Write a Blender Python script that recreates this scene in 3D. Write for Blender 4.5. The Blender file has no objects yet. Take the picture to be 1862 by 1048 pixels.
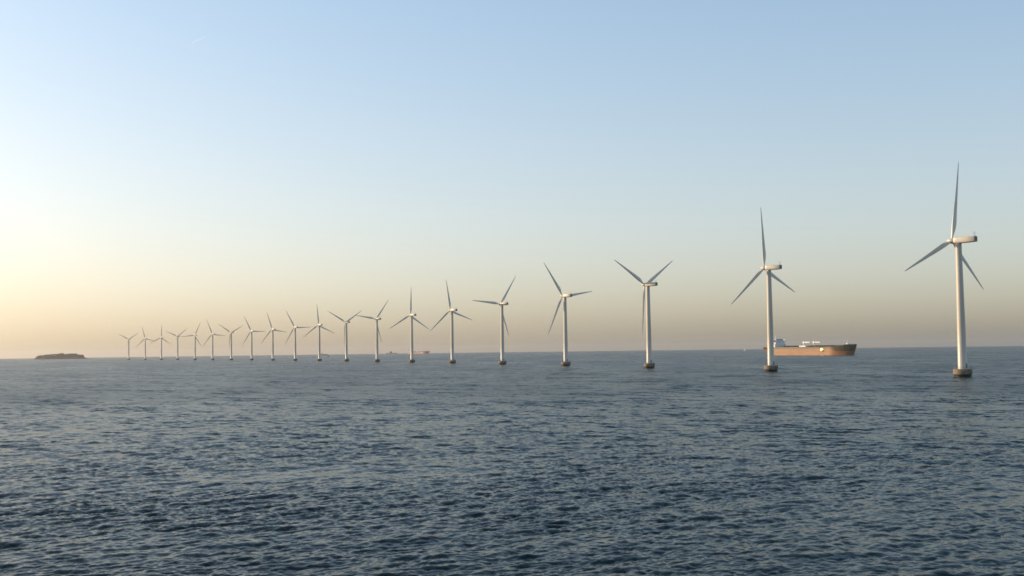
import bpy, bmesh, math, random
import numpy as np
from mathutils import Vector, Matrix

# ------------------------------------------------------------------ camera, sky, sun, exposure
sc = bpy.context.scene
COL = sc.collection
R = math.radians
EARTH = 7.4e6                      # effective earth radius (with refraction), metres

def drop(x, y):                    # how far the curved sea surface lies below the tangent plane
    return -(x * x + y * y) / (2 * EARTH)

cam_d = bpy.data.cameras.new('camera')
cam = bpy.data.objects.new('camera', cam_d)
COL.objects.link(cam)
sc.camera = cam
cam_d.sensor_width = 36.0
cam_d.lens = 36.0 * 2100 / 1862
cam_d.clip_start = 0.5
cam_d.clip_end = 80000
cam.location = (0, 0, 15.3)
cam.rotation_mode = 'QUATERNION'
PITCH = math.atan((636.2 - 524) / 2100)
ROLL = R(0.72)
cam.rotation_quaternion = (Matrix.Rotation(R(90) + PITCH, 4, 'X') @ Matrix.Rotation(-ROLL, 4, 'Z')).to_quaternion()

SUN_AZ, SUN_EL = R(-69), R(14)     # azimuth from +Y, clockwise
world = bpy.data.worlds.new('World')
sc.world = world
world.use_nodes = True
wn = world.node_tree
bg = wn.nodes['Background']
bg.inputs['Strength'].default_value = 0.15
sky = wn.nodes.new('ShaderNodeTexSky')
sky.sky_type = 'NISHITA'
sky.sun_disc = False
sky.sun_elevation = SUN_EL
sky.sun_rotation = SUN_AZ
sky.air_density = 1.0
sky.dust_density = 2.5
sky.ozone_density = 1.5
# soften the contrast of the model sky as thin high murk does, alike in every direction, and warm it low down
gam = wn.nodes.new('ShaderNodeGamma')
gam.inputs['Gamma'].default_value = 0.6
wn.links.new(sky.outputs[0], gam.inputs['Color'])
def mul(src, col, fac=None):
    mx = wn.nodes.new('ShaderNodeMix')
    mx.data_type = 'RGBA'
    mx.blend_type = 'MULTIPLY'
    i = {k.identifier: k for k in mx.inputs}
    i['Factor_Float'].default_value = 1.0
    i['B_Color'].default_value = (*col, 1)
    wn.links.new(src, i['A_Color'])
    if fac: wn.links.new(fac, i['Factor_Float'])
    return [o for o in mx.outputs if o.identifier == 'Result_Color'][0]
gtc = wn.nodes.new('ShaderNodeTexCoord')
gsp = wn.nodes.new('ShaderNodeSeparateXYZ')
wn.links.new(gtc.outputs['Generated'], gsp.inputs[0])
gmr = wn.nodes.new('ShaderNodeMapRange')
gmr.interpolation_type = 'SMOOTHSTEP'
gmr.inputs['From Min'].default_value = 0.41
gmr.inputs['From Max'].default_value = 0.0
wn.links.new(gsp.outputs['Z'], gmr.inputs['Value'])
wn.links.new(mul(mul(gam.outputs[0], (0.965, 1.165, 1.345)), (1.39, 1.125, 0.98), gmr.outputs[0]), bg.inputs['Color'])

sun_d = bpy.data.lights.new('sun', 'SUN')
sun_d.energy = 2.6
sun_d.angle = R(0.5)
sun_d.color = (1.0, 0.75, 0.47)
sun = bpy.data.objects.new('sun', sun_d)
COL.objects.link(sun)
SV = Vector((math.sin(SUN_AZ) * math.cos(SUN_EL), math.cos(SUN_AZ) * math.cos(SUN_EL), math.sin(SUN_EL)))
sun.location = SV * 500
sun.rotation_mode = 'QUATERNION'
sun.rotation_quaternion = SV.to_track_quat('Z', 'Y')

sc.view_settings.view_transform = 'Standard'
sc.view_settings.look = 'None'
sc.view_settings.gamma = 1.0
sc.view_settings.use_curve_mapping = False
sc.view_settings.exposure = 0.95
sc.render.engine = 'CYCLES'
sc.cycles.use_denoising = True
sc.cycles.max_bounces = 6
sc.cycles.volume_bounces = 1
sc.cycles.filter_width = 1.6

# ------------------------------------------------------------------ helpers
def tag(o, label=None, cat=None, group=None, kind=None):
    if label: o['label'] = label
    if cat: o['category'] = cat
    if group: o['group'] = group
    if kind: o['kind'] = kind
    return o

def empty(name, loc, rz=0.0):
    o = bpy.data.objects.new(name, None)
    o.empty_display_size = 2
    COL.objects.link(o)
    o.location = loc
    o.rotation_euler = (0, 0, rz)
    return o

class MB:
    """collects simple solids and builds them as one mesh"""
    def __init__(s):
        s.v, s.f, s.m = [], [], []
    def add(s, vs, fs, mi=0):
        b = len(s.v)
        s.v += [tuple(p) for p in vs]
        s.f += [tuple(b + i for i in f) for f in fs]
        s.m += [mi] * len(fs)
    def box(s, x0, x1, y0, y1, z0, z1, mi=0):
        s.add([(x0, y0, z0), (x1, y0, z0), (x1, y1, z0), (x0, y1, z0), (x0, y0, z1), (x1, y0, z1), (x1, y1, z1), (x0, y1, z1)],
              [(0, 3, 2, 1), (4, 5, 6, 7), (0, 1, 5, 4), (1, 2, 6, 5), (2, 3, 7, 6), (3, 0, 4, 7)], mi)
    def tube(s, p, q, r0, r1=None, n=10, mi=0):
        r1 = r0 if r1 is None else r1
        p, q = Vector(p), Vector(q)
        d = (q - p).normalized()
        a = d.orthogonal().normalized()
        b = d.cross(a)
        ring = []
        for c, r in ((p, r0), (q, r1)):
            ring += [c + (a * math.cos(t) + b * math.sin(t)) * r for t in [2 * math.pi * i / n for i in range(n)]]
        fs = [(i, (i + 1) % n, n + (i + 1) % n, n + i) for i in range(n)]
        fs += [tuple(range(n - 1, -1, -1)), tuple(range(n, 2 * n))]
        s.add(ring, fs, mi)
    def lathe(s, prof, n=32, mi=0, axis='Z'):
        vs, fs = [], []
        for r, z in prof:
            for i in range(n):
                t = 2 * math.pi * i / n
                if axis == 'Z': vs.append((r * math.cos(t), r * math.sin(t), z))
                else: vs.append((r * math.cos(t), z, -r * math.sin(t)))
        for k in range(len(prof) - 1):
            for i in range(n):
                j = (i + 1) % n
                fs.append((k * n + i, k * n + j, (k + 1) * n + j, (k + 1) * n + i))
        fs.append(tuple(range(n - 1, -1, -1)))
        fs.append(tuple((len(prof) - 1) * n + i for i in range(n)))
        s.add(vs, fs, mi)
    def loft(s, rings, mi=0, caps=True):
        n = len(rings[0])
        vs = [p for r in rings for p in r]
        fs = []
        for k in range(len(rings) - 1):
            for i in range(n):
                j = (i + 1) % n
                fs.append((k * n + i, k * n + j, (k + 1) * n + j, (k + 1) * n + i))
        if caps:
            fs.append(tuple(range(n - 1, -1, -1)))
            fs.append(tuple((len(rings) - 1) * n + i for i in range(n)))
        s.add(vs, fs, mi)
    def build(s, name, mats, parent=None, smooth=None):
        me = bpy.data.meshes.new(name)
        me.from_pydata(s.v, [], s.f)
        mats = mats if isinstance(mats, (list, tuple)) else [mats]
        for m in mats: me.materials.append(m)
        me.polygons.foreach_set('material_index', s.m)
        bm = bmesh.new(); bm.from_mesh(me)
        bmesh.ops.recalc_face_normals(bm, faces=bm.faces)
        bm.to_mesh(me); bm.free()
        if smooth is not None:
            me.polygons.foreach_set('use_smooth', [True] * len(me.polygons))
            me.set_sharp_from_angle(angle=R(smooth))
        me.update()
        o = bpy.data.objects.new(name, me)
        COL.objects.link(o)
        if parent: o.parent = parent
        return o

def mat(name, col, rough=0.5, noise=None, metallic=0.0, spec=0.5):
    """paint or concrete: base colour broken up by two scales of noise (dirt, weathering)"""
    m = bpy.data.materials.new(name)
    m.use_nodes = True
    nt = m.node_tree
    b = nt.nodes['Principled BSDF']
    b.inputs['Roughness'].default_value = rough
    b.inputs['Metallic'].default_value = metallic
    b.inputs['Specular IOR Level'].default_value = spec
    c1 = (*col, 1)
    if noise:
        scale, dark, stretch = noise
        tc = nt.nodes.new('ShaderNodeTexCoord')
        mp = nt.nodes.new('ShaderNodeMapping')
        mp.inputs['Scale'].default_value = stretch
        nz = nt.nodes.new('ShaderNodeTexNoise')
        nz.inputs['Scale'].default_value = scale
        nz.inputs['Detail'].default_value = 6
        cr = nt.nodes.new('ShaderNodeValToRGB')
        cr.color_ramp.elements[0].position = 0.32
        cr.color_ramp.elements[0].color = (col[0] * dark, col[1] * dark * 0.97, col[2] * dark * 0.92, 1)
        cr.color_ramp.elements[1].position = 0.62
        cr.color_ramp.elements[1].color = c1
        nt.links.new(tc.outputs['Object'], mp.inputs['Vector'])
        nt.links.new(mp.outputs[0], nz.inputs['Vector'])
        nt.links.new(nz.outputs['Fac'], cr.inputs['Fac'])
        nt.links.new(cr.outputs['Color'], b.inputs['Base Color'])
    else:
        b.inputs['Base Color'].default_value = c1
    return m

M_WHITE = mat('turbine_paint', (0.55, 0.495, 0.42), 0.38, (0.35, 0.86, (1, 1, 0.12)))
M_BLADE = mat('blade_gelcoat', (0.76, 0.70, 0.61), 0.35, (0.3, 0.9, (1, 1, 0.3)))
M_GREY = mat('grey_steel', (0.16, 0.16, 0.16), 0.5, (2.0, 0.8, (1, 1, 1)))
M_CONC = mat('weathered_concrete', (0.22, 0.17, 0.12), 0.85, (0.9, 0.62, (1, 1, 0.45)))
M_ALGAE = mat('wet_algae_concrete', (0.022, 0.022, 0.017), 0.45, (1.5, 0.6, (1, 1, 1)))
M_RED = mat('red_antifouling', (0.33, 0.14, 0.048), 0.42, (0.05, 0.72, (1, 1, 2.5)))
M_BLACK = mat('dark_topside_paint', (0.105, 0.085, 0.045), 0.36, (0.06, 0.7, (1, 1, 2)))
M_DECK = mat('brown_deck_paint', (0.16, 0.10, 0.055), 0.7, (0.1, 0.7, (1, 1, 1)))
M_SHIPW = mat('ship_white', (0.78, 0.78, 0.77), 0.4, (0.15, 0.85, (1, 1, 0.4)))
M_GLASS = mat('dark_window_glass', (0.02, 0.025, 0.03), 0.12)
M_FUNNEL = mat('funnel_paint', (0.10, 0.12, 0.17), 0.4, (0.3, 0.8, (1, 1, 1)))
M_SAIL = mat('sail_cloth', (0.8, 0.79, 0.76), 0.7, (0.6, 0.9, (1, 1, 1)))
M_PINK = mat('salmon_topside_paint', (0.50, 0.28, 0.20), 0.4, (0.05, 0.75, (1, 1, 2)))  # far tanker's hull, paled so that distance haze is painted into its colour

# ------------------------------------------------------------------ sea
def ocean_tile(n, L, seed, wind, lam_p, lam_min):
    """one periodic patch of a wind sea: height and the sideways pull that sharpens its crests"""
    rng = np.random.default_rng(seed)
    k = 2 * np.pi * np.fft.fftfreq(n, L / n)
    kx, ky = np.meshgrid(k, k, indexing='ij')
    kk = np.hypot(kx, ky); kk[0, 0] = 1
    kp = 2 * np.pi / lam_p
    spec = kk ** -4.0 * np.exp(-1.25 * (kp / kk) ** 2)
    ct = (kx * wind[0] + ky * wind[1]) / kk
    spec *= np.where(ct > 0, 0.06 + 0.94 * ct ** 4, 0.03)
    spec *= np.exp(-(kk * lam_min / (2 * np.pi)) ** 2)
    spec[0, 0] = 0
    a = np.sqrt(spec) * (rng.standard_normal((n, n)) + 1j * rng.standard_normal((n, n)))
    h = np.fft.ifft2(a).real
    dx = np.fft.ifft2(-1j * a * kx / kk).real
    dy = np.fft.ifft2(-1j * a * ky / kk).real
    s = 1 / h.std()
    return np.stack([h * s, dx * s, dy * s], -1).astype(np.float32)

def sample(tile, L, x, y):
    n = tile.shape[0]
    u = (x / L * n) % n
    v = (y / L * n) % n
    i = u.astype(np.int32) % n; j = v.astype(np.int32) % n
    fu = (u - np.floor(u))[:, None].astype(np.float32); fv = (v - np.floor(v))[:, None].astype(np.float32)
    i1 = (i + 1) % n; j1 = (j + 1) % n
    return (tile[i, j] * (1 - fu) + tile[i1, j] * fu) * (1 - fv) + (tile[i, j1] * (1 - fu) + tile[i1, j1] * fu) * fv

def build_sea():
    wind = np.array([math.sin(R(142)), math.cos(R(142))])
    rot = R(24)
    w2 = np.array([wind[0] * math.cos(rot) + wind[1] * math.sin(rot), -wind[0] * math.sin(rot) + wind[1] * math.cos(rot)])
    w3 = np.array([wind[0] * math.cos(-rot) + wind[1] * math.sin(-rot), -wind[0] * math.sin(-rot) + wind[1] * math.cos(-rot)])
    A = ocean_tile(1024, 331.0, 3, wind, 9.0, 0.7)         # the running sea
    B = ocean_tile(2048, 199.0, 8, w2, 3.4, 0.2)           # chop
    C = ocean_tile(1024, 61.0, 21, w3, 1.3, 0.12)          # ripples
    G = ocean_tile(256, 787.0, 5, wind, 60.0, 18.0)        # gusts: where chop and ripples stand higher or lower
    fine = np.linspace(R(-29), R(29), 1350)
    coarse = np.linspace(R(29), R(331), 62)[1:-1]
    az = np.concatenate([fine, coarse])
    rows = np.concatenate([np.geomspace(3, 48, 22), 1 / np.linspace(1 / 50.0, 1 / 2600.0, 860), np.geomspace(2800, 25000, 46)])
    nr, nc = len(rows), len(az)
    rr = np.repeat(rows, nc)
    aa = np.tile(az, nr)
    x = rr * np.sin(aa); y = rr * np.cos(aa)
    c, s = math.cos(rot), math.sin(rot)
    gust = np.clip(1 + 0.22 * sample(G, 787.0, x, y)[:, :1], 0.25, 2.0)
    d = sample(A, 331.0, x, y) * 0.060
    e = sample(B, 199.0, x * c + y * s + 40, -x * s + y * c + 11) * 0.047 * gust
    g = sample(C, 61.0, x * c - y * s + 7, x * s + y * c + 23) * 0.0145 * gust ** 1.5
    h = d[:, 0] + e[:, 0] + g[:, 0]
    ox = d[:, 1] + e[:, 1] * c - e[:, 2] * s + g[:, 1] * c + g[:, 2] * s
    oy = d[:, 2] + e[:, 1] * s + e[:, 2] * c - g[:, 1] * s + g[:, 2] * c
    f = np.clip((2600 - rr) / 1200, 0, 1)
    near = np.clip((rr - 8) / 30, 0, 1) * np.clip((700 - rr) / 400, 0, 1)
    X = x + 0.9 * ox * near; Y = y + 0.9 * oy * near
    Z = -(rr ** 2) / (2 * EARTH) + h * f
    co = np.stack([X, Y, Z], 1).astype(np.float32)
    co = np.vstack([co, np.array([[0, 0, 0]], np.float32)])
    i = np.arange(nr - 1)[:, None] * nc
    j = np.arange(nc)[None, :]
    j1 = (j + 1) % nc
    q = np.stack([i + j, i + nc + j, i + nc + j1, i + j1], -1).reshape(-1, 4)
    tri = np.stack([np.full(nc, nr * nc), np.arange(nc), (np.arange(nc) + 1) % nc], -1)
    loops = np.concatenate([q.ravel(), tri.ravel()]).astype(np.int32)
    starts = np.concatenate([np.arange(len(q)) * 4, len(q) * 4 + np.arange(nc) * 3]).astype(np.int32)
    me = bpy.data.meshes.new('sea')
    me.vertices.add(len(co)); me.vertices.foreach_set('co', co.ravel())
    me.loops.add(len(loops)); me.loops.foreach_set('vertex_index', loops)
    me.polygons.add(len(starts)); me.polygons.foreach_set('loop_start', starts)
    me.update(calc_edges=True)
    me.polygons.foreach_set('use_smooth', np.ones(len(starts), bool))
    me.update()
    if me.polygons[0].normal.z < 0: me.flip_normals()
    o = bpy.data.objects.new('sea', me)
    COL.objects.link(o)
    tag(o, 'dark blue choppy open sea reaching to the horizon', 'sea', kind='structure')
    m = bpy.data.materials.new('sea_water'); me.materials.append(m)
    m.use_nodes = True
    nt = m.node_tree; L = nt.links
    b = nt.nodes['Principled BSDF']
    b.inputs['Base Color'].default_value = (0.004, 0.016, 0.018, 1)
    b.inputs['IOR'].default_value = 1.333
    b.inputs['Specular IOR Level'].default_value = 0.08
    geo = nt.nodes.new('ShaderNodeNewGeometry')
    ln = nt.nodes.new('ShaderNodeVectorMath'); ln.operation = 'LENGTH'
    L.new(geo.outputs['Position'], ln.inputs[0])
    # the mesh carries the waves near the viewpoint; farther out the same slopes become micro-roughness
    mr = nt.nodes.new('ShaderNodeMapRange')
    mr.inputs['From Min'].default_value = 60; mr.inputs['From Max'].default_value = 420
    mr.inputs['To Min'].default_value = 0.12; mr.inputs['To Max'].default_value = 0.29
    L.new(ln.outputs['Value'], mr.inputs['Value'])
    # gusts: broad patches where the wind roughens the surface
    mg = nt.nodes.new('ShaderNodeMapping'); mg.inputs['Scale'].default_value = (0.012, 0.004, 1)
    L.new(geo.outputs['Position'], mg.inputs['Vector'])
    g = nt.nodes.new('ShaderNodeTexNoise'); g.inputs['Scale'].default_value = 1.0; g.inputs['Detail'].default_value = 5
    L.new(mg.outputs[0], g.inputs['Vector'])
    ga = nt.nodes.new('ShaderNodeMath'); ga.operation = 'MULTIPLY_ADD'
    ga.inputs[1].default_value = 0.16; ga.inputs[2].default_value = -0.08
    L.new(g.outputs['Fac'], ga.inputs[0])
    ad = nt.nodes.new('ShaderNodeMath'); ad.operation = 'ADD'; ad.use_clamp = True
    L.new(mr.outputs[0], ad.inputs[0]); L.new(ga.outputs[0], ad.inputs[1])
    L.new(ad.outputs[0], b.inputs['Roughness'])
    # wave slopes finer than the mesh, added straight to the surface normal at their real size
    rz = R(180 - 142)                                      # local Y runs with the wind, X along the crests
    mp = nt.nodes.new('ShaderNodeMapping'); mp.vector_type = 'TEXTURE'
    mp.inputs['Rotation'].default_value = (0, 0, -rz); mp.inputs['Scale'].default_value = (2.3, 1, 1)
    L.new(geo.outputs['Position'], mp.inputs['Vector'])
    total = None
    for scale, amp, det, r0, r1, a0 in ((1.8, 0.60, 3, 0, 1, 0.60), (0.30, 1.5, 3, 80, 240, 0.0), (0.05, 0.85, 4, 130, 400, 0.10)):
        n = nt.nodes.new('ShaderNodeTexNoise')
        n.inputs['Scale'].default_value = scale; n.inputs['Detail'].default_value = det
        L.new(mp.outputs[0], n.inputs['Vector'])
        sb = nt.nodes.new('ShaderNodeVectorMath'); sb.operation = 'SUBTRACT'
        sb.inputs[1].default_value = (0.5, 0.5, 0.5)
        L.new(n.outputs['Color'], sb.inputs[0])
        fd = nt.nodes.new('ShaderNodeMapRange'); fd.interpolation_type = 'SMOOTHSTEP'
        fd.inputs['From Min'].default_value = r0; fd.inputs['From Max'].default_value = r1
        fd.inputs['To Min'].default_value = a0; fd.inputs['To Max'].default_value = amp
        L.new(ln.outputs['Value'], fd.inputs['Value'])
        sc_ = nt.nodes.new('ShaderNodeVectorMath'); sc_.operation = 'SCALE'
        L.new(sb.outputs[0], sc_.inputs[0]); L.new(fd.outputs[0], sc_.inputs['Scale'])
        if total is None: total = sc_
        else:
            ad2 = nt.nodes.new('ShaderNodeVectorMath'); ad2.operation = 'ADD'
            L.new(total.outputs[0], ad2.inputs[0]); L.new(sc_.outputs[0], ad2.inputs[1]); total = ad2
    fl = nt.nodes.new('ShaderNodeVectorMath'); fl.operation = 'MULTIPLY'
    fl.inputs[1].default_value = (0.55, 1.0, 0.0)
    L.new(total.outputs[0], fl.inputs[0])
    vr = nt.nodes.new('ShaderNodeVectorRotate'); vr.rotation_type = 'Z_AXIS'; vr.inputs['Angle'].default_value = -rz
    L.new(fl.outputs[0], vr.inputs['Vector'])
    sm = nt.nodes.new('ShaderNodeVectorMath'); sm.operation = 'ADD'
    L.new(geo.outputs['Normal'], sm.inputs[0]); L.new(vr.outputs[0], sm.inputs[1])
    prev = nt.nodes.new('ShaderNodeVectorMath'); prev.operation = 'NORMALIZE'
    L.new(sm.outputs[0], prev.inputs[0])
    L.new(prev.outputs[0], b.inputs['Normal'])
    return o
build_sea()

# ------------------------------------------------------------------ haze: one closed box of thin even air
hz = MB(); hz.box(-25600, 25600, -25600, 25600, -95, 112)
haze = hz.build('haze', [])
hm = bpy.data.materials.new('haze_air'); hm.use_nodes = True
for n in list(hm.node_tree.nodes):
    if n.type == 'BSDF_PRINCIPLED': hm.node_tree.nodes.remove(n)
pv = hm.node_tree.nodes.new('ShaderNodeVolumePrincipled')
pv.inputs['Color'].default_value = (0.77, 0.725, 0.70, 1)
pv.inputs['Density'].default_value = 4.0e-5
pv.inputs['Anisotropy'].default_value = 0.55
hm.node_tree.links.new(pv.outputs[0], hm.node_tree.nodes['Material Output'].inputs['Volume'])
haze.data.materials.append(hm)
tag(haze, 'thin pale evening haze over the sea', 'haze', kind='stuff')

# ------------------------------------------------------------------ polar placing in the world
def ground(az_deg, dist):
    x = dist * math.sin(R(az_deg)); y = dist * math.cos(R(az_deg))
    return (x, y, drop(x, y))

# ------------------------------------------------------------------ low island
def build_island():
    x, y, z = ground(-21.42, 6000)
    root = empty('island', (x, y, z), R(21.42))
    tag(root, 'low dark island with a flat bushy top on the left horizon', 'island', kind='structure')
    prof = [(-150, -3), (-133, 0.6), (-124, 6), (-104, 12), (-75, 17.5), (-30, 20.5), (0, 21), (42, 21), (66, 22.5), (92, 21.5), (100, 17), (122, 14.5), (132, 8.5), (147, 1.5), (165, -3)]
    px, pz = zip(*prof)
    random.seed(4)
    rng = np.random.default_rng(5)
    nx, ny = 90, 44
    vs, fs = [], []
    for i in range(nx):
        X = -150 + 315 * i / (nx - 1)
        top = np.interp(X, px, pz)
        for j in range(ny):
            t = -1 + 2 * j / (ny - 1)
            e = max(0.0, 1 - abs(t) ** 3.2)
            h = -3 + (top + 3) * e
            if h > 2: h += rng.uniform(-0.8, 0.9)
            vs.append((X + rng.uniform(-.8, .8), t * 95, h))
    vs = [(p[0] * .86, p[1], p[2]) for p in vs]
    for i in range(nx - 1):
        for j in range(ny - 1):
            a = i * ny + j
            fs.append((a, a + ny, a + ny + 1, a + 1))
    m = MB(); m.add(vs, fs)
    land = m.build('land', mat('island_grass', (0.080, 0.060, 0.036), 0.9, (0.06, 0.6, (1, 1, 1))), root, 60)
    st = MB()
    for k in range(260):                                   # stone revetment along the waterline
        X = rng.uniform(-140, 152); side = -1 if rng.random() < .75 else 1
        t = side * rng.uniform(0.93, 0.985)
        s = rng.uniform(1.0, 2.4)
        st.lathe([(s * .5, 0), (s, s * .5), (s * .7, s), (s * .1, s * 1.2)], 6)
        b = len(st.v) - 24
        for q in range(b, len(st.v)):
            p = st.v[q]; st.v[q] = (p[0] + X * .86, p[1] + t * 95, p[2] + max(-0.5, min(np.interp(X, px, pz) * (1 - abs(t) ** 3.2), 4)))
    o = st.build('shore_stones', mat('shore_stone', (0.20, 0.18, 0.16), 0.9, (0.2, 0.6, (1, 1, 1))), root)
    tag(o, kind='stuff')
    sh = MB()
    for k in range(520):                                   # wind-cut scrub
        X = rng.uniform(-118, 128); Y = rng.uniform(-80, 60)
        zt = np.interp(X, px, pz); e = 1 - abs(Y / 95) ** 3.2
        z0 = -3 + (zt + 3) * e
        r = rng.uniform(1.2, 3.2) * (1.5 if math.sin(X * .11) + math.sin(X * .047 + 1) > .9 else 1); X *= .86
        n = 7
        rings = []
        for q, (rr_, hh_) in enumerate(((.6, -.4), (1, .5), (.8, 1.1), (.25, 1.6))):
            rings.append([(X + r * rr_ * math.cos(6.283 * i / n) * rng.uniform(.7, 1.2), Y + r * rr_ * math.sin(6.283 * i / n) * rng.uniform(.7, 1.2), z0 + r * hh_ * rng.uniform(.7, 1.1)) for i in range(n)])
        sh.loft(rings)
    o = sh.build('scrub', mat('scrub_leaves', (0.068, 0.052, 0.028), 0.9, (0.3, 0.5, (1, 1, 1))), root)
    tag(o, kind='stuff')
    ms = MB(); ms.tube((-27, 0, 19), (-27, 0, 28), 0.5, 0.3); ms.box(-28.2, -25.8, -1.2, 1.2, 19, 23)
    mast = ms.build('signal_mast', M_GREY)
    mast.location = (x, y, z); mast.rotation_euler = (0, 0, R(21.42))
    tag(mast, 'thin signal mast with a small hut on the island crest', 'mast')
build_island()

# ------------------------------------------------------------------ wind turbines
HUB = 64.0
YAW_AZ = -41                        # compass direction the rotors face, from +Y clockwise

def blade_mesh():
    """blade along +Z from the hub centre, chord along X in the rotor plane, thickness along Y"""
    st = [(0.9, 1.0, 1.0, 0), (2.2, 1.05, 1.0, 0), (4.0, 1.7, .72, 13), (6.5, 2.55, .42, 12), (8.5, 2.75, .31, 10), (12, 2.45, .26, 8), (17, 2.05, .22, 5.5),
          (23, 1.6, .20, 3.5), (29, 1.18, .18, 2), (34, .82, .17, 1), (36.8, .55, .16, .5), (37.8, .3, .16, 0), (38.1, .08, .2, 0)]
    rings = []
    n = 9
    for z, c, th, tw in st:
        blend = min(1, max(0, (1 - th) / .35))
        pts = []
        for i in range(2 * n):
            t = 2 * math.pi * i / (2 * n)
            cx, cy = .5 * math.cos(t), .5 * math.sin(t)
            u = .5 - cx                                     # 0 at the leading edge
            ya = 5 * th * (.2969 * math.sqrt(max(u, 0)) - .126 * u - .3516 * u * u + .2843 * u ** 3 - .1015 * u ** 4) * (1 if math.sin(t) >= 0 else -1)
            X = (1 - blend) * (cx) * c + blend * ((u - .30) * -c)
            Y = (1 - blend) * cy * c + blend * ya * c
            a = R(tw + 2)
            pts.append((X * math.cos(a) - Y * math.sin(a), X * math.sin(a) + Y * math.cos(a) + 0.0011 * z * z * 0.6, z))
        rings.append(pts)
    for r in range(len(rings)):                            # leading edge to the left as seen from behind
        rings[r] = [(-p[0], p[1], p[2]) for p in rings[r]]
    m = MB(); m.loft(rings)
    return m

def superellipse(y, hw, z0, z1, n=28, e=5.5):
    zc, hz_ = (z0 + z1) / 2, (z1 - z0) / 2
    out = []
    for i in range(n):
        t = 2 * math.pi * i / n
        c, s = math.cos(t), math.sin(t)
        out.append((hw * abs(c) ** (2 / e) * (1 if c >= 0 else -1), y, zc + hz_ * abs(s) ** (2 / e) * (1 if s >= 0 else -1)))
    return out

def build_turbine_parts(root):
    P = {}
    m = MB(); m.lathe([(3.5, -4), (3.6, 0.0), (3.85, 0.95), (4.1, 1.2), (4.25, 1.7), (4.22, 3.3), (4.08, 3.7), (3.7, 3.72)], 40, 0)
    for i in range(len(m.f)):                              # the band awash at the waterline is its own wet material
        zs = sum(m.v[k][2] for k in m.f[i]) / len(m.f[i])
        if zs < 1.15: m.m[i] = 1
    P['foundation'] = m.build('foundation', [M_CONC, M_ALGAE], root, 30)
    r = MB()
    for i in range(16):
        t = 2 * math.pi * i / 16
        x, y = 3.85 * math.cos(t), 3.85 * math.sin(t)
        r.tube((x, y, 3.69), (x, y, 4.8), .04, n=6)
    for zz in (4.25, 4.8):
        for i in range(32):
            t, u = 2 * math.pi * i / 32, 2 * math.pi * (i + 1) / 32
            r.tube((3.85 * math.cos(t), 3.85 * math.sin(t), zz), (3.85 * math.cos(u), 3.85 * math.sin(u), zz), .035, n=5)
    P['railing'] = r.build('railing', M_GREY, P['foundation'])
    l = MB()
    for s in (-.3, .3): l.tube((s, -4.5, -.5), (s, -4.5, 4.7), .05, n=6)
    for k in range(16): l.tube((-.3, -4.5, .1 + .29 * k), (.3, -4.5, .1 + .29 * k), .025, n=5)
    for zz in (1.8, 3.3): l.tube((-.3, -4.5, zz), (-.3, -4.2, zz), .04, n=5); l.tube((.3, -4.5, zz), (.3, -4.2, zz), .04, n=5)
    P['ladder'] = l.build('ladder', M_GREY, P['foundation'])
    prof = []
    for z in (3.7, 3.9, 22.4, 22.42, 22.6, 22.62, 41.9, 41.92, 42.1, 42.12, 62.0, 62.6):
        rad = 2.05 + (1.38 - 2.05) * (z - 3.7) / 58.9
        if z in (22.42, 22.6, 41.92, 42.1): rad += .035
        if z == 3.7: rad += .12
        prof.append((rad, z))
    m = MB(); m.lathe(prof, 40)
    P['tower'] = m.build('tower', M_WHITE, root, 40)
    d = MB(); d.box(-.5, .5, -2.12, -1.9, 4.1, 6.2); d.box(-.62, .62, -2.1, -1.9, 3.98, 4.1); d.box(-.62, .62, -2.16, -1.9, 6.2, 6.3)
    P['door'] = d.build('door', M_GREY, P['tower'])
    n = MB()
    n.loft([superellipse(2.15, 1.05, 62.9, 65.1), superellipse(1.7, 1.4, 62.65, 65.4), superellipse(0.5, 1.55, 62.55, 65.5), superellipse(-5, 1.55, 62.55, 65.45),
            superellipse(-8.75, 1.48, 62.65, 65.4), superellipse(-8.9, 1.38, 62.75, 65.3)])
    P['nacelle'] = n.build('nacelle', M_WHITE, root, 35)
    v = MB(); v.box(-1.0, 1.0, -8.99, -8.86, 63.1, 65.0)
    for k in range(6): v.box(-.95, .95, -9.04, -8.98, 63.2 + .3 * k, 63.34 + .3 * k)
    P['rear_vent'] = v.build('rear_vent', M_GREY, P['nacelle'])
    w = MB(); w.tube((.5, -8.3, 65.2), (.5, -8.3, 67.3), .09, .06, 8); w.tube((-.5, -8.3, 65.2), (-.5, -8.3, 66.8), .07, .05, 8)
    w.tube((.5, -8.6, 67.2), (.5, -8.0, 67.2), .06, n=6); w.lathe([(.12, 66.8), (.2, 66.95), (.12, 67.1)], 8)
    for q in range(len(w.v) - 24, len(w.v)): p = w.v[q]; w.v[q] = (p[0] - .5, p[1] - 8.3, p[2])
    w.box(-.75, .75, -8.4, -8.2, 65.2, 65.36)
    P['weather_mast'] = w.build('weather_mast', M_GREY, P['nacelle'])
    h = MB(); h.lathe([(1.12, -1.25), (1.32, -.9), (1.36, .2), (1.25, .9), (1.02, 1.6), (.68, 2.3), (.3, 2.75), (.06, 2.9)], 28, 0, 'Y')
    P['rotor_hub'] = h.build('rotor_hub', M_WHITE, root, 40)
    P['rotor_hub'].location = (0, 3.45, HUB); P['rotor_hub'].rotation_euler = (R(5), 0, 0)
    P['blade'] = blade_mesh().build('blade', M_BLADE, root, 50)
    P['blade'].location = (0, 3.45, HUB)
    return P

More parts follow.
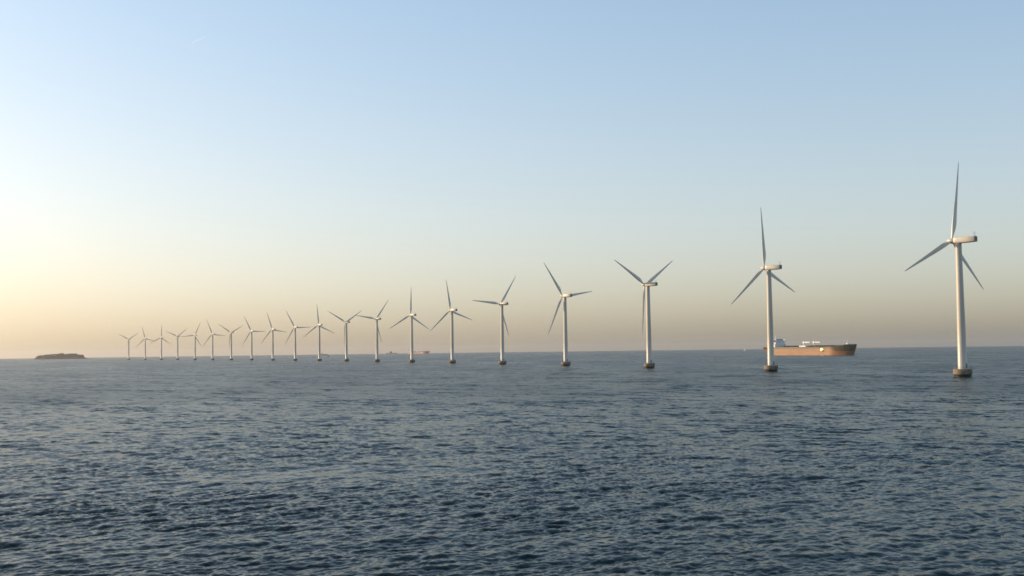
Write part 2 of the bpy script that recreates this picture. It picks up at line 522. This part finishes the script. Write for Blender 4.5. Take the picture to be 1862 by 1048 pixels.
# azimuth (deg), distance (m), rotor phase (deg clockwise from up, seen from behind), label
TURB = [
 (21.22, 580, 6, 'nearest and largest white wind turbine, at the far right end of the row'),
 (12.57, 731, -8, 'second largest white wind turbine, standing in front of the orange tanker'),
 (6.72, 894, 58, 'third largest wind turbine, two blades raised in a V, left of the orange tanker'),
 (2.62, 1060, -38, 'fourth wind turbine from the right, one blade leaning far left above the hub'),
 (-0.51, 1230, 35, 'fifth wind turbine from the right, one blade pointing level to the left'),
 (-2.99, 1402, -12, 'sixth wind turbine from the right, its top blade leaning slightly left'),
 (-4.98, 1574, 0, 'wind turbine with one blade straight up beside the pinkish far tanker'),
 (-6.69, 1749, 38, 'eighth wind turbine from the right, one blade raised steeply to the right'),
 (-8.18, 1921, 58, 'wind turbine with two blades in a wide V, just right of the small dark boat'),
 (-9.49, 2095, -7, 'wind turbine just left of the small dark boat, one faint blade upright'),
 (-10.65, 2270, -31, 'eleventh wind turbine from the right, one blade level to the right, one up left'),
 (-11.72, 2446, -21, 'twelfth wind turbine from the right, its lower left blade slanting down steeply'),
 (-12.72, 2622, -29, 'thirteenth wind turbine from the right, eighth from the left end'),
 (-13.68, 2798, 62, 'seventh wind turbine from the left, two faint blades in a V'),
 (-14.55, 2975, -23, 'sixth wind turbine from the left, one blade level to the right'),
 (-15.36, 3151, 24, 'fifth wind turbine from the left, one blade raised to the right'),
 (-16.16, 3326, 53, 'fourth wind turbine from the left, two blades in a V'),
 (-16.90, 3502, 2, 'third wind turbine from the left, one thin blade straight up'),
 (-17.63, 3677, -16, 'second wind turbine from the left end of the row'),
 (-18.37, 3853, 57, 'smallest and farthest wind turbine, at the left end of the row'),
]
GROUP = 'white wind turbines in a curving row across the sea'
# azimuths and spacing: recompute distances so that neighbours stand 180 m apart along the arc
pts = []
for k, (a, dd, ph, lab) in enumerate(TURB):
    e = Vector((math.sin(R(a)), math.cos(R(a))))
    if k == 0: t = 580.0
    else:
        b = pts[-1].dot(e)
        t = b + math.sqrt(max(0, b * b - (pts[-1].length_squared - 180.0 ** 2)))
    pts.append(e * t)

random.seed(11)
root0 = empty('wind_turbine', (0, 0, 0))
PARTS = build_turbine_parts(root0)
blades0 = [PARTS['blade']]
for q in (1, 2):
    c = PARTS['blade'].copy(); COL.objects.link(c); c.parent = root0; blades0.append(c)
for k, (a, dd, ph, lab) in enumerate(TURB):
    x, y = pts[k]
    if k == 0:
        root, blades = root0, blades0
    else:
        root = root0.copy(); COL.objects.link(root)
        new = {}
        for nm in ('foundation', 'tower', 'nacelle', 'rotor_hub'):
            c = PARTS[nm].copy(); COL.objects.link(c); c.parent = root; new[nm] = c
        for nm, par in (('railing', 'foundation'), ('ladder', 'foundation'), ('door', 'tower'), ('rear_vent', 'nacelle'), ('weather_mast', 'nacelle')):
            if k < 9:
                c = PARTS[nm].copy(); COL.objects.link(c); c.parent = new[par]
        blades = []
        for q in range(3):
            c = PARTS['blade'].copy(); COL.objects.link(c); c.parent = root; blades.append(c)
    yaw = YAW_AZ + (4 if k == 0 else random.uniform(-3, 3))
    root.location = (x, y, drop(x, y))
    root.rotation_euler = (0, 0, R(-yaw))
    for q, bl in enumerate(blades):
        bl.location = (0, 3.45, HUB)
        bl.rotation_mode = 'QUATERNION'            # rotor axis tilted 5 degrees up
        bl.rotation_quaternion = (Matrix.Rotation(R(5), 4, 'X') @ Matrix.Rotation(R(ph + 120 * q), 4, 'Y')).to_quaternion()
    tag(root, lab, 'wind turbine', GROUP)

# ------------------------------------------------------------------ tankers
def build_tanker(name):
    """bow along +X, waterline at z = 0"""
    root = empty(name, (0, 0, 0))
    L, B, D, PL = 188.0, 32.0, 14.2, 11.0
    h = MB()
    zs = [-3, 0, 4, PL, PL + .001, D]
    rings = []
    for i in range(41):
        t = -1 + 2 * i / 40
        deck = D + (1.9 if t > .87 else 0) + max(0, t - .5) * 1.0
        pts_l, pts_r = [], []
        for z in zs:
            f = max(0, min(1, z / deck))
            zz = deck if z == D else z
            if abs(z - PL) < .01: zz = z - 4.2 * max(0, min(1, (t - .66) / .06))
            f = max(0, min(1, zz / deck))
            if t < -.7:
                s = (t + 1) / .3
                bd = B / 2 * (.72 + .28 * math.sin(s * math.pi / 2))
                bw = B / 2 * (.12 + .88 * math.sin(s * math.pi / 2) ** .8)
            elif t > .62:
                s = (t - .62) / .38
                bd = B / 2 * math.sqrt(max(0, 1 - s ** 2.6)) + .5
                bw = B / 2 * math.sqrt(max(0, 1 - s ** 1.7)) * (1 - .12 * s) + .3
            else:
                bd = bw = B / 2
            hb = bw + (bd - bw) * f ** 1.2
            X = t * L / 2 + (max(0, t - .62) / .38) ** 2 * 5.5 * f - (max(0, -.7 - t) / .3) ** 2 * 2.5 * (1 - f) * -1.5
            pts_l.append((X, hb, zz)); pts_r.append((X, -hb, zz))
        rings.append(pts_l[::-1] + pts_r)
    h.loft(rings)
    for q in range(len(h.f)):
        i = q % 12
        if q >= 480: continue
        h.m[q] = 1 if i in (0, 10) else 2 if i == 11 else 0
    hull = h.build('hull', [M_RED, M_BLACK, M_DECK], root, 25)
    bw_ = MB()                                             # bulwark at the forecastle
    for s in (-1, 1):
        for i in range(35, 40):
            p = rings[i][0 if s > 0 else -1]; q = rings[i + 1][0 if s > 0 else -1]
            bw_.add([p, q, (q[0], q[1], q[2] + 1.1), (p[0], p[1], p[2] + 1.1), (p[0], p[1] - .2 * s, p[2]), (q[0], q[1] - .2 * s, q[2]), (q[0], q[1] - .2 * s, q[2] + 1.1), (p[0], p[1] - .2 * s, p[2] + 1.1)],
                    [(0, 1, 2, 3), (4, 7, 6, 5), (3, 2, 6, 7), (0, 4, 5, 1)])
    bw_.build('bulwark', M_BLACK, hull)
    for s in (-1, 1):
        an = MB(); an.box(84.9, 85.4, s * 9.6 - .3, s * 9.6 + .3, 8.6, 11.2); an.box(84.1, 86.2, s * 9.6 - .4, s * 9.6 + .4, 8.3, 9.0)
        an.build('anchor', M_GREY, hull)
    # added glossy dome on the starboard bow, bulged to throw a sun glint
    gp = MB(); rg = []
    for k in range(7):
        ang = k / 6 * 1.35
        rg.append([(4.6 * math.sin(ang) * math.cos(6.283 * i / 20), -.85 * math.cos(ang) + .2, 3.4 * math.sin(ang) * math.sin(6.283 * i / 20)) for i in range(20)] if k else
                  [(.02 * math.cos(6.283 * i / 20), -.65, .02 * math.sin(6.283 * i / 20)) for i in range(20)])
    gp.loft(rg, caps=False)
    g_ = gp.build('glint_dome', mat('glossy_glint_gold', (.70, .46, .18), .26, None, 0.9), hull, 80)
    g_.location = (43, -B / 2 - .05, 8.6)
    x0, x1 = -80, -63                                       # deckhouse
    d = MB()
    d.box(x0, x1, -13.5, 13.5, D, D + 5.6)
    d.box(x0 + .6, x1 - .8, -11, 11, D + 5.6, D + 11)
    d.box(x0 + 2.2, x1 - 1.6, -9, 9, D + 11, D + 14)
    for zz in (D + 2.8, D + 5.6, D + 8.3, D + 11): d.box(x0 - 1.2, x1 - .3, -13.8, 13.8, zz - .12, zz + .12) if zz < D + 7 else d.box(x0 - .6, x1 - .4, -11.8, 11.8, zz - .1, zz + .1)
    dh = d.build('deckhouse', M_SHIPW, root)
    wg = MB(); wg.box(x0 + 5, x1 - 1.2, -16, 16, D + 10.7, D + 11.9); wg.box(x0 + 5, x1 - 1.2, -16, -13.6, D + 11.9, D + 13); wg.box(x0 + 5, x1 - 1.2, 13.6, 16, D + 11.9, D + 13)
    wg.build('bridge_wing', M_SHIPW, dh)
    def pane(x0_, x1_, y0_, y1_, z0_, z1_):
        w = MB(); w.box(x0_, x1_, y0_, y1_, z0_, z1_); return w.build('window', M_GLASS, dh)
    first = {}
    def pane_at(kind, size, loc):                          # alike panes share one mesh
        if kind not in first:
            first[kind] = o = pane(*size)
        else:
            o = first[kind].copy(); COL.objects.link(o)
        o.location = loc
    for k, (zz, hw) in enumerate(((D + 1.3, 13.5), (D + 4, 13.5), (D + 7, 11), (D + 9.6, 11))):
        xx = x1 if k < 2 else x1 - .8
        for i in range(9):
            pane_at('front', (-.05, .06, -.45, .45, 0, .9), (xx, -hw + 1.6 + (2 * hw - 3.2) * i / 8, zz))
        for i in range(5):
            pane_at('side', (-.4, .4, -.06, .05, 0, .9), (x0 + 2 + 2.9 * i, -hw, zz))
    pane(x1 - 1.65, x1 - 1.5, -8.6, 8.6, D + 12.1, D + 13.3)
    pane(x0 + 3, x1 - 2.2, -9.08, -8.95, D + 12.1, D + 13.3)
    rm = MB(); rm.tube((x0 + 6, 0, D + 14), (x0 + 6, 0, D + 20), .5, .3); rm.tube((x0 + 6, -3, D + 17), (x0 + 6, 3, D + 17), .2); rm.box(x0 + 6.2, x0 + 6.8, -1.8, 1.8, D + 18, D + 18.4)
    rm.build('radar_mast', M_SHIPW, root)
    fn = MB()
    fn.loft([[(-91 - .2 * k, -3.4, D), (-85.5, -3.4, D), (-85.5, 3.4, D), (-91 - .2 * k, 3.4, D)] if k == 0 else
             [(-91.5, -2.8, D + 15), (-86.6, -2.8, D + 15), (-86.6, 2.8, D + 15), (-91.5, 2.8, D + 15)] for k in (0, 1)])
    for s in (-1.2, 1.2): fn.tube((-89, s, D + 15), (-89.4, s, D + 16.6), .55)
    fn.build('funnel', M_FUNNEL, root)
    pr = MB()                                              # cargo lines along the deck
    for s in (-2.2, -.8, .8, 2.2): pr.tube((x1 + 2, s, D + 1.7), (72, s, D + 1.7), .42, n=8)
    for k in range(22): pr.box(-52 + 5.8 * k, -51.6 + 5.8 * k, -3.2, 3.2, D, D + 1.3)
    pr.box(-55, 74, -4.2, -3.4, D + 2.1, D + 2.4); pr.box(-55, 74, 3.4, 4.2, D + 2.1, D + 2.4)
    pr.build('pipe_rack', M_DECK, root)
    mf = MB()
    for k in range(5): mf.tube((-3 + 2.4 * k, -13, D + 1.6), (-3 + 2.4 * k, 13, D + 1.6), .5, n=8)
    mf.box(-7, 7, -15.4, -12.5, D, D + 2.2); mf.box(-7, 7, 12.5, 15.4, D, D + 2.2)
    mf.build('cargo_manifold', M_SHIPW, root)
    for xx in (-10, 12):
        cr = MB(); cr.tube((xx, 0, D), (xx, 0, D + 6.5), 1.0, .9, 12); cr.box(xx - 1.8, xx + 1.8, -1.6, 1.6, D + 6.0, D + 9)
        c = cr.build('hose_crane', M_SHIPW, root)
        jb = MB(); jb.loft([[(xx + 1.6, -1.1, D + 6.4), (xx + 1.6, 1.1, D + 6.4), (xx + 1.6, 1.1, D + 8.8), (xx + 1.6, -1.1, D + 8.8)], [(xx + 13, -.8, D + 6.6), (xx + 13, .8, D + 6.6), (xx + 13, .8, D + 8.2), (xx + 13, -.8, D + 8.2)]])
        jb.build('jib', M_SHIPW, c)
    fm = MB(); fm.tube((82, 0, D + 3), (82, 0, D + 11), .55, .3); fm.box(80.5, 83.5, -2, 2, D + 2.2, D + 5.0); fm.tube((82, -1.8, D + 9), (82, 1.8, D + 9), .18)
    fm.build('foremast', M_SHIPW, root)
    lb = MB()
    for s in (-1, 1):
        lb.loft([[(-81, s * 14.4, D + 7), (-81, s * 14.4, D + 7.4), (-81, s * 14.9, D + 7.4), (-81, s * 14.9, D + 7)], [(-79, s * 13.4, D + 6.2), (-79, s * 13.4, D + 8.6), (-79, s * 15.9, D + 8.6), (-79, s * 15.9, D + 6.2)],
                 [(-74, s * 13.4, D + 6.2), (-74, s * 13.4, D + 8.6), (-74, s * 15.9, D + 8.6), (-74, s * 15.9, D + 6.2)], [(-72, s * 14.4, D + 7), (-72, s * 14.4, D + 7.4), (-72, s * 14.9, D + 7.4), (-72, s * 14.9, D + 7)]])
        lb.box(-79.2, -78.8, min(s * 13.5, s * 14.6), max(s * 13.5, s * 14.6), D + 5.3, D + 9.2); lb.box(-74.2, -73.8, min(s * 13.5, s * 14.6), max(s * 13.5, s * 14.6), D + 5.3, D + 9.2)
    lb.build('lifeboat', mat('lifeboat_orange', (.55, .16, .04), .5), root)
    return root

def copy_tree(o, parent=None):
    c = o.copy(); COL.objects.link(c)
    if parent: c.parent = parent
    for ch in [q for q in bpy.data.objects if q.parent == o]:
        copy_tree(ch, c)
    return c

tanker = build_tanker('tanker')
SHIPS = 'oil tankers passing behind the turbines'
HEAD = R(-56)                       # bow to the right and a little towards us
tanker.location = ground(14.35, 2010); tanker.rotation_euler = (0, 0, HEAD)
tag(tanker, 'large orange red tanker with dark bow behind the second largest turbine', 'tanker', 'tankers at sea behind the turbines')
far = copy_tree(tanker)
far.location = ground(-4.66, 7700); far.rotation_euler = (0, 0, R(-40))
fh = [c for c in far.children if c.name.startswith('hull')][0]
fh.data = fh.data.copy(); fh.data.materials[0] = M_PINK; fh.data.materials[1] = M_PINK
tag(far, 'tiny pinkish tanker on the horizon beside a turbine with one blade upright', 'tanker', 'tankers at sea behind the turbines')

# ------------------------------------------------------------------ other small craft
def small_hull(m, L, B, H, n=15, mi=0):
    rings = []
    for i in range(n):
        t = -1 + 2 * i / (n - 1)
        w = B / 2 * (math.sqrt(max(0, 1 - max(0, t) ** 2.2)) if t > 0 else 1 - .25 * t * t) + .02
        sh = H * (1 + .35 * max(0, t) ** 2)
        X = t * L / 2
        rings.append([(X + .06 * L * max(0, t) ** 3, w, sh), (X, w * .8, 0), (X, w * .3, -.4 * H), (X, -w * .3, -.4 * H), (X, -w * .8, 0), (X + .06 * L * max(0, t) ** 3, -w, sh)])
    m.loft(rings, mi)

# grey cargo ship, hull almost below the horizon
cs = empty('cargo_ship', ground(-5.98, 9800), R(-8))
tag(cs, 'faint dark cargo ship low on the horizon between two turbines', 'cargo ship')
m = MB(); small_hull(m, 95, 18, 6); m.build('hull', mat('pale_grey_hull', (.34, .31, .29), .5, (.05, .8, (1, 1, 1))), cs, 30)
m = MB(); m.box(-14, 4, -8, 8, 6, 15.5); m.box(-10, 0, -6.5, 6.5, 15.5, 20); dhs = m.build('deckhouse', M_FUNNEL, cs)
m = MB(); m.box(-.05, .15, -6, 6, 17, 19); m.build('window', M_GLASS, dhs)
m = MB(); m.tube((-6, 0, 19.8), (-6, 0, 27), .8, .4); m.tube((32, 0, 5), (32, 0, 14), .8, .4); m.build('mast', M_GREY, cs)

# dark workboat near the tenth turbine
wb = empty('workboat', ground(-9.07, 3900), R(-75))
tag(wb, 'tiny dark workboat right of a turbine with an upright blade', 'boat')
m = MB(); small_hull(m, 13, 4.6, 2.0); m.build('hull', M_BLACK, wb, 30)
m = MB(); m.box(-1, 3.4, -1.6, 1.6, 1.9, 5.0); m.box(-1.3, 3.8, -1.8, 1.8, 5.0, 5.25); cb = m.build('cabin', M_FUNNEL, wb)
m = MB(); m.box(3.38, 3.46, -1.4, 1.4, 3.5, 4.7); m.build('window', M_GLASS, cb)
m = MB(); m.box(-.6, 3, -1.66, -1.58, 3.5, 4.7); m.build('window', M_GLASS, cb)
m = MB(); m.tube((.5, 0, 5.2), (.5, 0, 9.5), .18, .1); m.tube((.5, -1, 8.2), (.5, 1, 8.2), .08); m.build('mast', M_GREY, wb)

# low brown coaster behind the tenth turbine
co = empty('coaster', ground(-9.27, 6900), R(-12))
tag(co, 'low brownish coaster half hidden behind the foot of a turbine', 'cargo ship')
m = MB(); small_hull(m, 42, 9, 4.5); m.build('hull', M_DECK, co, 30)
m = MB(); m.box(-18, -10, -3.6, 3.6, 4.5, 11); m.box(-16.5, -11, -3, 3, 11, 13.5); cw = m.build('deckhouse', M_SHIPW, co)
m = MB(); m.box(-10.05, -9.9, -3.2, 3.2, 8.6, 10); m.build('window', M_GLASS, cw)
m = MB(); m.box(-8, 15, -3.6, 3.6, 4.5, 6.4); m.build('hatch_cover', M_DECK, co)

# sailing boat left of the big tanker
sb = empty('sailboat', ground(11.34, 4600), R(150))
tag(sb, 'small white sailing boat on the horizon left of the orange tanker', 'sailboat')
m = MB(); small_hull(m, 9.5, 3.0, 1.1); m.build('hull', M_SHIPW, sb, 30)
m = MB(); m.tube((.6, 0, .8), (.6, 0, 12.8), .09, .06); m.tube((.6, 0, 2.0), (-3.6, .5, 2.0), .07); m.build('mast', M_GREY, sb)
for nm, tri in (('mainsail', ((.5, .02, 2.2), (-3.5, .5, 2.2), (.5, .02, 12.4))), ('jib_sail', ((4.6, 0, 1.5), (.8, .6, 1.8), (.7, .02, 11.0)))):
    m = MB(); a, b, c = map(Vector, tri); N = 8; vs = []; idx = {}
    nrm = (b - a).cross(c - a).normalized()
    for i in range(N + 1):
        for j in range(N + 1 - i):
            u, v = i / N, j / N
            p = a + (b - a) * u + (c - a) * v
            p = p - nrm * 1.6 * u * (1 - u - v) * 2
            idx[(i, j)] = len(vs); vs.append(p)
    k0 = len(vs); vs += [p + nrm * .02 for p in vs]
    fs = []
    for i in range(N):
        for j in range(N - i):
            fs.append((idx[i, j], idx[i + 1, j], idx[i, j + 1]))
            if j < N - i - 1: fs.append((idx[i + 1, j], idx[i + 1, j + 1], idx[i, j + 1]))
    fs += [tuple(k0 + q for q in f[::-1]) for f in fs]
    m.add(vs, fs); m.build(nm, M_SAIL, sb, 60)

# ------------------------------------------------------------------ a short faint contrail, high up and far off
def build_contrail():
    az, el, dist = -15.2, 14.9, 36000
    c = Vector((math.sin(R(az)) * math.cos(R(el)), math.cos(R(az)) * math.cos(R(el)), math.sin(R(el)))) * dist
    right = Vector((math.cos(R(az)), -math.sin(R(az)), 0))
    up = right.cross(c.normalized())
    dirv = (right * 1.0 + up * 0.55).normalized()
    side = dirv.cross(c.normalized())
    dep = dirv.cross(side)
    rings = []
    n = 12
    rng = np.random.default_rng(2)
    for i in range(15):
        t = -1 + 2 * i / 14
        rad = 26 * (1 - t * t) ** .5 * (1.25 - .5 * t) + 1.5
        rings.append([tuple(dirv * 285 * t + side * rad * math.cos(6.283 * k / n) * rng.uniform(.85, 1.15) + dep * rad * math.sin(6.283 * k / n)) for k in range(n)])
    m = MB(); m.loft(rings)
    mt = bpy.data.materials.new('ice_trail'); mt.use_nodes = True
    nt = mt.node_tree
    for q in list(nt.nodes):
        if q.type == 'BSDF_PRINCIPLED': nt.nodes.remove(q)
    p = nt.nodes.new('ShaderNodeVolumePrincipled')
    p.inputs['Color'].default_value = (1, 1, 1, 1); p.inputs['Density'].default_value = 0.0022; p.inputs['Anisotropy'].default_value = 0.4
    nt.links.new(p.outputs[0], nt.nodes['Material Output'].inputs['Volume'])
    o = m.build('contrail', mt)
    o.location = c
    tag(o, 'short faint white contrail in the upper left sky', 'contrail', kind='stuff')
build_contrail()
